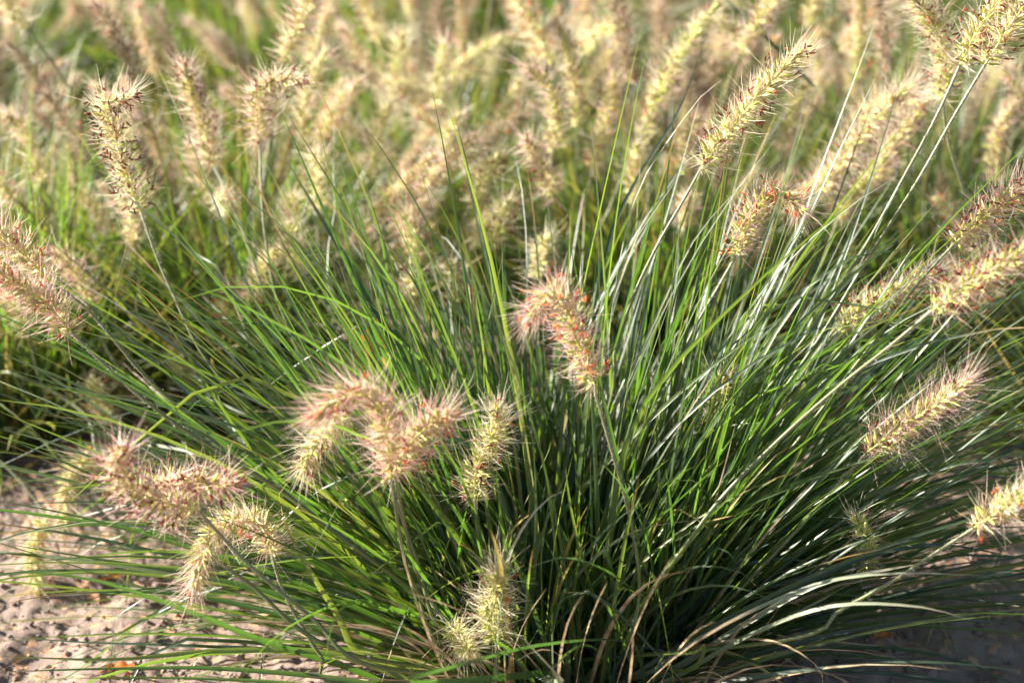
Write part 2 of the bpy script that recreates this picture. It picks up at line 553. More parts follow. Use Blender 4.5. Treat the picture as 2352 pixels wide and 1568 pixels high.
# dead blade bits lying about
def litter(n_, x0, x1, y0, y1):
    x = rng.uniform(x0, x1, n_); y = rng.uniform(y0, y1, n_); a = rng.uniform(0, 6.28, n_); l = rng.gamma(2, 0.014, n_) + 0.006
    u = np.linspace(-0.5, 0.5, 5)
    bend = rng.normal(0, 0.25, n_)[:, None] * u ** 2 * l[:, None]
    X_ = x[:, None] + np.cos(a)[:, None] * u * l[:, None] - np.sin(a)[:, None] * bend
    Y_ = y[:, None] + np.sin(a)[:, None] * u * l[:, None] + np.cos(a)[:, None] * bend
    return np.stack([X_, Y_, ground_h(X_, Y_) + 0.0018 + rng.uniform(0, 0.003, n_)[:, None]], -1)
mb = MB()
Pl = litter(1500, -1.0, 1.0, -0.42, 1.0)
blades(mb, Pl, rng.uniform(0.0008, 0.0026, 1500), rng.normal(0, 0.5, 1500), rng.random(1500), np.zeros(1500))
tag(mb.build('straw_litter', M['dry']), 'scattered bits of dry straw and dead blades on the soil', 'straw litter', kind='stuff')

# ------------------------------------------------------------------ tufts of fountain grass
def grow(n, az, th0, droop, L, root, k, wig=0.02):
    """blade centre lines leaning in azimuth az, tilt th0 at the foot, bending down by droop"""
    t = np.linspace(0, 1, k)
    th = th0[:, None] + droop[:, None] * t[None, :] ** 1.6
    kink = (rng.random(n) < 0.13) * R(1) * rng.uniform(25, 110, n)
    kp = rng.uniform(0.35, 0.85, n)
    th = th + kink[:, None] * np.clip((t[None, :] - kp[:, None]) * 9, 0, 1)
    azv = az[:, None] + (rng.normal(0, 0.36, n)[:, None]) * t[None, :] ** 1.3
    d = np.stack([np.sin(th) * np.cos(azv), np.sin(th) * np.sin(azv), np.cos(th)], -1)
    step = (L / (k - 1))[:, None, None]
    P = np.concatenate([np.zeros((n, 1, 3)), np.cumsum((d[:, 1:] + d[:, :-1]) * 0.5 * step, axis=1)], 1)
    P += rng.normal(0, wig, (n, 1, 3)) * (t[None, :, None] ** 2)
    P = P + root[:, None, :]
    P[..., 2] = np.maximum(P[..., 2], 0.004)
    return P

GROUP = 'fountain grass tufts planted in rows'
ROOT = np.array([0.045, 0.0, 0.0])

plant = empty('fountain_plant', ROOT)
tag(plant, 'large sharp fountain grass tuft in the foreground fanning out from the bottom centre', 'tufted plant', GROUP)

def main_blades(n, k):
    az = np.where(rng.random(n) < 0.90, rng.uniform(R(-22), R(202), n), rng.uniform(R(202), R(338), n))
    front = (az > R(202))
    th0 = np.abs(rng.normal(R(24), R(19), n))
    lowside = (rng.random(n) < 0.25) & ~front
    az = np.where(lowside, np.where(rng.random(n) < 0.55, rng.uniform(R(138), R(188), n), rng.uniform(R(-14), R(38), n)), az)
    th0 = np.where(lowside, rng.uniform(R(40), R(76), n), np.clip(th0, 0, R(62)))
    th0 = np.where(front, th0 * 0.45, th0)
    droop = np.abs(rng.normal(R(22), R(16), n))
    droop = np.where(rng.random(n) < 0.06, droop + R(55), droop)
    L = rng.uniform(0.18, 0.47, n)
    up = np.exp(-((az - R(95)) / R(38)) ** 2)
    L = L * (1 - 0.30 * up)
    L = np.where(lowside, np.maximum(L, rng.uniform(0.28, 0.50, n)), L)
    L = np.where(front, L * 0.55, L)
    rr = 0.085 * np.sqrt(rng.random(n)); ra = az + rng.normal(0, 0.8, n)
    root = np.stack([rr * np.cos(ra) * 1.15, rr * np.sin(ra) * 0.9 + 0.02, np.full(n, 0.002)], 1)
    P = grow(n, az, th0, droop, L, root, k)
    W = rng.uniform(0.0022, 0.0047, n)
    # a withered few, most of them green; more yellow on the outside
    rnd = np.clip(rng.beta(2.0, 2.2, n), 0, 0.94)
    rnd = np.where((rng.random(n) < 0.10) & (L < 0.27), 0.99, rnd)
    dry = np.where(rng.random(n) < 0.5, rng.uniform(0.0, 0.22, n), 0.02)
    return P, W, rng.normal(0, 0.7, n), rnd, dry, rng.normal(0, 0.7, n)

NB = 1750
P, W, roll, rnd, dry, tw = main_blades(NB, 12)
# the ones nearest the viewer and longest in the picture become single parts
dep = (P + ROOT - CAM) @ FWD
score = np.linalg.norm(P[:, -1] - P[:, 0], axis=1) * W / dep.mean(1) ** 3
order = np.argsort(-score)
KM = 250
for q in order[:KM]:
    mb = MB(); blades(mb, P[q:q + 1], W[q:q + 1], roll[q:q + 1], rnd[q:q + 1], dry[q:q + 1], twist=tw[q:q + 1, None])
    mb.build('leaf_blade', M['blade'], plant)
rest = order[KM:]
mb = MB(); blades(mb, P[rest], W[rest], roll[rest], rnd[rest], dry[rest], twist=tw[rest][:, None])
tag(mb.build('inner_foliage', M['blade'], plant), kind='stuff')

# withered thatch between the living blades
nt_ = 260
azt = rng.uniform(0, 2 * math.pi, nt_)
rt = 0.10 * np.sqrt(rng.random(nt_))
Pt = grow(nt_, azt, rng.uniform(R(15), R(85), nt_), rng.uniform(0, R(70), nt_), rng.uniform(0.05, 0.22, nt_), np.stack([rt * np.cos(azt), rt * np.sin(azt), np.full(nt_, 0.002)], 1), 9, 0.02)
mb = MB(); blades(mb, Pt, rng.uniform(0.0012, 0.0034, nt_), rng.normal(0, 1.2, nt_), rng.random(nt_), np.zeros(nt_), twist=rng.normal(0, 2, nt_)[:, None])
tag(mb.build('withered_foliage', M['dry'], plant), kind='stuff')

# blades that the photograph shows one by one: (points in the picture, distances, width, colour, rust)
FEAT = [
 ([(1200,1310),(1290,1280),(1370,1300),(1440,1345),(1482,1412)], [.90,.91,.93,.96,1.0], .0030, .35, .0, 'blade'),
 ([(1068,1482),(1110,1452),(1172,1446),(1232,1500),(1290,1572)], [.88,.86,.85,.86,.88], .0052, .99, .0, 'pale'),
 ([(1312,1120),(1262,1142),(1205,1205),(1163,1300),(1146,1440),(1142,1560)], [.90,.90,.90,.91,.93,.96], .0036, .55, .12, 'pale'),
 ([(1462,1476),(1380,1468),(1225,1484),(1080,1522),(940,1572)], [.98,.93,.88,.85,.83], .0042, .12, .0, 'blade'),
 ([(0,1310),(200,1328),(420,1398),(600,1470),(800,1532),(1000,1600)], [.88,.9,.93,.96,.99,1.02], .0044, .35, .0, 'blade'),
 ([(0,1150),(200,1190),(450,1262),(700,1345),(950,1460)], [.93,.94,.96,.99,1.02], .0034, .3, .05, 'blade'),
 ([(0,1246),(220,1282),(480,1325),(760,1400),(1000,1500)], [1.0,1.0,1.0,1.02,1.04], .0040, .2, .0, 'blade'),
 ([(0,1388),(120,1366),(300,1358),(480,1372),(700,1430),(900,1510)], [.96,.96,.97,.98,1.0,1.02], .0028, .15, .18, 'blade'),
 ([(0,1506),(260,1514),(500,1494),(760,1500),(1000,1580)], [.95,.95,.96,.98,1.0], .0038, .8, .0, 'blade'),
 ([(0,1542),(260,1534),(500,1534),(800,1560),(1000,1600)], [.93,.93,.94,.96,.98], .0034, .3, .1, 'blade'),
 ([(128,1557),(400,1556),(700,1572),(950,1620)], [.9,.91,.93,.96], .0030, .6, .12, 'blade'),
 ([(0,1460),(200,1475),(420,1482),(700,1500),(960,1570)], [1.02,1.02,1.02,1.03,1.04], .0032, .1, .0, 'blade'),
 ([(0,840),(200,900),(480,960),(760,1080),(1000,1250),(1150,1450)], [1.0,1.0,1.0,1.01,1.03,1.05], .0034, .5, .05, 'blade'),
 ([(0,985),(160,1030),(400,1130),(640,1200),(860,1330),(1060,1500)], [.98,.98,.99,1.0,1.02,1.04], .0036, .75, .0, 'blade'),
 ([(0,1000),(200,1085),(420,1200),(640,1330),(900,1480)], [1.04,1.04,1.03,1.03,1.05], .0034, .1, .0, 'blade'),
 ([(155,562),(300,640),(420,735),(600,890),(800,1080),(1000,1300)], [1.02,1.02,1.02,1.03,1.04,1.05], .0030, .82, .3, 'blade'),
 ([(262,612),(360,712),(440,830),(560,1010),(700,1160),(900,1350)], [.99,.99,1.0,1.01,1.03,1.05], .0036, .7, .18, 'blade'),
 ([(270,705),(420,790),(560,900),(720,1010),(900,1190)], [1.0,1.0,1.01,1.03,1.05], .0030, .65, .2, 'blade'),
 ([(350,130),(420,280),(500,480),(600,720),(740,960),(900,1220)], [1.12,1.1,1.09,1.08,1.08,1.08], .0032, .3, .12, 'blade'),
 ([(530,260),(590,420),(650,560),(760,760),(880,980)], [1.14,1.12,1.1,1.09,1.08], .0030, .7, .35, 'blade'),
 ([(620,8),(672,95),(735,210),(820,400),(880,560),(960,860)], [1.05,1.05,1.06,1.07,1.08,1.09], .0026, .55, .33, 'blade'),
 ([(835,15),(800,100),(770,260),(770,480),(800,760)], [1.2,1.2,1.19,1.17,1.14], .0026, .5, .2, 'blade'),
 ([(1662,180),(1610,222),(1530,330),(1470,430),(1432,560),(1408,700),(1395,900)], [.99,1.0,1.0,1.01,1.02,1.04,1.06], .0022, .97, .05, 'pale'),
 ([(1782,376),(1700,430),(1600,542),(1530,680),(1450,860),(1380,1060)], [.98,.99,1.0,1.02,1.04,1.06], .0024, .85, .05, 'pale'),
 ([(2012,45),(1960,190),(1880,400),(1830,540),(1720,760),(1600,980)], [1.06,1.06,1.06,1.06,1.06,1.07], .0030, .62, .06, 'blade'),
 ([(1620,90),(1560,255),(1470,400),(1400,545),(1365,720),(1340,950)], [1.13,1.12,1.11,1.1,1.09,1.08], .0040, .05, .0, 'blade'),
 ([(1310,470),(1308,600),(1306,760),(1290,980)], [1.0,1.02,1.04,1.06], .0030, .8, .08, 'blade'),
 ([(1200,520),(1250,620),(1300,740),(1330,900)], [1.0,1.02,1.04,1.06], .0030, .6, .04, 'blade'),
 ([(2262,1322),(2070,1316),(1900,1335),(1760,1388),(1600,1470),(1440,1560)], [.90,.91,.92,.94,.97,1.02], .0036, .88, .05, 'pale'),
 ([(2135,1290),(1960,1322),(1860,1350),(1700,1440),(1560,1530)], [.92,.93,.94,.97,1.0], .0044, .9, .06, 'pale'),
 ([(2218,1420),(2120,1394),(1960,1386),(1840,1410),(1700,1470),(1540,1560)], [.88,.88,.89,.91,.95,1.0], .0034, .9, .05, 'pale'),
 ([(2352,1282),(2150,1250),(1990,1280),(1840,1340),(1680,1430)], [.98,.97,.97,.98,1.01], .0036, .12, .0, 'blade'),
 ([(2352,1540),(2150,1520),(1950,1528),(1700,1560),(1500,1600)], [.9,.9,.92,.95,1.0], .0030, .2, .03, 'blade'),
 ([(2352,1430),(2180,1425),(2000,1440),(1780,1490),(1560,1560)], [.97,.97,.98,1.0,1.02], .0030, .12, .0, 'blade'),
 ([(1650,1170),(1668,1108),(1622,1070),(1566,1086),(1520,1150),(1478,1260),(1462,1390)], [.96,.95,.95,.96,.97,.99,1.01], .0032, .6, .02, 'blade'),
 ([(1602,1194),(1500,1208),(1420,1240),(1335,1312),(1280,1400)], [.93,.94,.96,.98,1.0], .0026, .85, .02, 'pale'),
 ([(1020,1335),(1026,1250),(1058,1200),(1092,1225),(1112,1340),(1120,1500)], [.96,.95,.95,.96,.98,1.0], .0034, .45, .0, 'blade'),
 ([(490,1018),(600,975),(720,968),(820,1000),(940,1090)], [.83,.84,.86,.90,.96], .0036, .62, .0, 'blade'),
 ([(268,745),(264,660),(290,570),(352,498)], [1.02,1.02,1.01,1.01], .0018, .95, .0, 'pale'),
 ([(545,1572),(600,1490),(690,1422),(795,1384),(900,1400)], [.84,.86,.88,.92,.98], .0028, .4, .0, 'blade'),
 ([(752,1572),(748,1500),(768,1420),(800,1388),(880,1390)], [.84,.85,.87,.9,.96], .0028, .35, .0, 'blade'),
 ([(672,1092),(642,1130),(655,1200),(700,1290),(770,1400),(880,1530)], [.95,.95,.95,.96,.98,1.0], .0050, .88, .18, 'blade'),
 ([(1890,1572),(1878,1530),(1800,1480),(1710,1468),(1600,1490)], [.92,.91,.92,.95,.99], .0030, .5, .0, 'dry'),
 ([(1280,1362),(1352,1362),(1400,1400),(1432,1470),(1450,1540)], [.93,.93,.94,.97,1.0], .0032, .5, .1, 'blade'),
 ([(1500,1568),(1520,1505),(1590,1500),(1620,1480),(1580,1540)], [.9,.9,.92,.95,.98], .0026, .85, .0, 'blade'),
 ([(1000,1170),(1040,1020),(1052,860),(1056,700)][::-1], [1.03,1.03,1.04,1.05], .0034, .8, .05, 'blade'),
 ([(1160,560),(1130,700),(1090,850),(1040,980),(1010,1200)], [1.02,1.02,1.03,1.04,1.05], .0030, .7, .1, 'blade'),
 ([(1870,200),(1690,20),(1600,-60)][::-1], [1.35,1.33,1.32], .0040, .2, .0, 'blade'),
]
REST = ROOT + np.array([0, 0, 0.0])
for pts, ds, w, cr, du, mt in FEAT:
    pp = [at(x, y, d) for (x, y), d in zip(pts, ds)]
    if len(pts) > 3:
        r_ = ROOT + np.array([rng.uniform(-.05, .05), rng.uniform(-.05, .03), 0.003])
        if np.linalg.norm(pp[-1] - r_) > 0.05:
            pp.append(r_)
    Q, L = spline(pp[::-1], 22)
    Q[:, 2] = np.maximum(Q[:, 2], 0.004)
    mb = MB()
    Tm = nrm(Q[12] - Q[8]); sd0 = nrm(np.cross(Tm, [0, 0, 1.0])); nr0 = np.cross(sd0, Tm); cv = nrm(np.cross(Tm, nrm(Q[10] - CAM)))
    a0 = math.atan2(cv @ nr0, cv @ sd0)
    if a0 > math.pi / 2: a0 -= math.pi
    if a0 < -math.pi / 2: a0 += math.pi
    blades(mb, (Q - ROOT)[None], np.array([w * 1.15]), np.array([a0 * 0.75 + rng.normal(0, .2)]), np.array([cr]), np.array([du]), twist=np.array([[rng.normal(0, .6)]]))
    mb.build('leaf_blade', M[mt], plant)

# ---- background tufts share three sets of blades and a dozen stalks
def tuft_blades(n, k, seed):
    az = rng.uniform(0, 2 * math.pi, n)
    th0 = np.clip(np.abs(rng.normal(R(26), R(20), n)), 0, R(78))
    droop = np.abs(rng.normal(R(24), R(18), n))
    L = rng.uniform(0.20, 0.44, n)
    rr = 0.075 * np.sqrt(rng.random(n)); ra = az + rng.normal(0, 0.7, n)
    root = np.stack([rr * np.cos(ra), rr * np.sin(ra), np.full(n, 0.002)], 1)
    return grow(n, az, th0, droop, L, root, k), rng.uniform(0.0022, 0.0042, n), rng.normal(0, .7, n), np.where(rng.random(n) < 0.12, 0.99, np.clip(rng.beta(2.2, 1.9, n) + 0.12, 0, .95)), np.where(rng.random(n) < .5, rng.uniform(0, .25, n), .02)

SETS = []
for v in range(3):
    Pb, Wb, rb, cb, db = tuft_blades(900, 8, v)
    singles = []
    for q in range(70):
        mb = MB(); blades(mb, Pb[q:q + 1], Wb[q:q + 1] * 1.1, rb[q:q + 1], cb[q:q + 1], db[q:q + 1])
        singles.append(mb.mesh('leaf_blade', M['blade']))
    mb = MB(); blades(mb, Pb[70:], Wb[70:], rb[70:], cb[70:], db[70:])
    inner = mb.mesh('inner_foliage', M['blade'])
    mb = MB(); blades(mb, Pb, Wb, rb, cb, db)
    whole = mb.mesh('foliage', M['blade'])
    SETS.append((singles, inner, whole))

STALKS = []
for v in range(12):
    L = rng.uniform(0.30, 0.47); th0 = R(rng.uniform(2, 38)); dr = R(rng.uniform(0, 22))
    tt = np.linspace(0, 1, 30)
    th = th0 + dr * tt ** 2
    d = np.stack([np.sin(th), 0.06 * np.sin(tt * 3 + v), np.cos(th)], 1)
    Pst = np.concatenate([[[0.03, 0, 0.0]], np.array([0.03, 0, 0]) + np.cumsum(d[1:] * L / 29, axis=0)])
    hl = rng.uniform(0.08, 0.115)
    thh = th[-1] + np.linspace(0, R(rng.choice([3, 8, 12, 22, 50])), 16) ** 1.2
    dh = np.stack([np.sin(thh), 0.15 * np.sin(np.linspace(0, 2, 16) + v), np.cos(thh)], 1)
    Ph = np.concatenate([[Pst[-1]], Pst[-1] + np.cumsum(dh[1:] * hl / 15, axis=0)])
    sd_, br_, an_, info = head_parts(Ph, hl, pink=rng.uniform(.1, .6), brown=rng.random() * .6, n_per_m=850, nb=8, k=3, bw=0.00026)
    add_anthers(an_, info, int(rng.uniform(8, 35)))
    st = stem_mesh(Pst)
    tubes(st, Pst[18:][None], np.full((1, 12), 0.0012), 5, np.array([.5]), np.array([0.]))
    tone = rng.uniform(0, 1)
    STALKS.append((st.mesh('flower_stalk', M['stem']), sd_.mesh('seed_head', M['aspk' if v % 3 == 0 else 'spk']), br_.mesh('bristles', M['abri' if v % 3 == 0 else 'bri']), an_.mesh('anthers', M['brown'] if v % 2 else M['orange'])))

def link(name, me, parent, rz=0.0, sc=1.0, kind=None):
    o = bpy.data.objects.new(name, me)
    C.objects.link(o); o.parent = parent
    o.rotation_euler = (0, 0, rz); o.scale = (sc, sc, sc)
    if kind:
        o['kind'] = kind
    return o

def back_tuft(x, y, label, near, nst, set_i, sc=1.0, azlim=None):
    root = empty('fountain_plant', (x, y, 0), 0.0)
    tag(root, label, 'tufted plant', GROUP)
    singles, inner, whole = SETS[set_i % 3]
    rz = random.uniform(0, 6.28)
    if near:
        for me in singles:
            link('leaf_blade', me, root, rz, sc * 0.92)
        link('inner_foliage', inner, root, rz, sc * 0.92, 'stuff')
    else:
        link('foliage', whole, root, rz, sc * 1.18, 'stuff')
    for q in range(nst):
        a, b, c, d = STALKS[random.randrange(12)]
        az = random.uniform(0, 6.28) if azlim is None else R(random.uniform(*azlim))
        s_ = sc * random.uniform(0.5, 1.02) if near else sc * random.uniform(0.8, 1.08)
        link('flower_stalk', a, root, az, s_)
        h = link('seed_head', b, root, az, s_)
        link('bristles', c, h, 0, 1, 'stuff')
        link('anthers', d, h, 0, 1, 'stuff')
    return root

NEAR = [
 (-0.50, 0.42, 'fountain grass tuft at the left edge with seed heads drooping onto lit soil', 10, (100, 260)),
 (-0.30, 0.50, 'fountain grass tuft behind the left half of the foreground tuft', 46, None),
 (0.16, 0.58, 'fountain grass tuft with upright pale heads behind the middle of the foreground tuft', 46, None),
 (0.60, 0.31, 'dark green fountain grass tuft standing behind bare soil at the right edge', 12, None),
 (0.46, 0.60, 'fountain grass tuft behind the curled seed head right of centre', 30, None),
 (-0.06, 0.80, 'fountain grass tuft seen through the gap above the orange dead leaf', 50, None),
 (-0.74, 0.78, 'softly blurred fountain grass tuft behind the tall brown head at upper left', 22, None),
 (-0.20, 1.12, 'blurred fountain grass tuft in the third row near the middle', 16, None),
 (0.44, 0.98, 'blurred fountain grass tuft in the third row right of the middle', 11, None),
 (0.98, 0.86, 'blurred fountain grass tuft at the upper right corner behind the crossing stalks', 10, None),
]
for i_, (x, y, lab, nst, azl) in enumerate(NEAR):
    back_tuft(x, y, lab, True, nst, i_, 1.0 if nst else 0.62, azl)
ORD = ['leftmost', 'second from the left', 'third from the left', 'fourth from the left', 'fifth from the left', 'sixth from the left', 'seventh from the left', 'eighth from the left', 'ninth from the left', 'tenth from the left', 'eleventh from the left']
ROWN = ['fourth', 'fifth', 'sixth', 'seventh', 'eighth', 'ninth']
row = 0
yy = 1.36
while yy < 3.6:
    half = 0.45 + 0.40 * (yy + 0.9)
    xx = -half + (0.22 if row % 2 else 0.0)
    cnt = 0
    while xx < half:
        FARLAB = 'blurred fountain grass tuft, %s in the %s row from the front' % (ORD[cnt], ROWN[row])
        cnt += 1
        back_tuft(xx + random.uniform(-.07, .07), yy + random.uniform(-.07, .07), FARLAB, False, (24 if xx < 0.3 else 15) if yy < 2.0 else 17, random.randrange(3), random.uniform(.92, 1.08))
        xx += 0.46
    yy += 0.44; row += 1

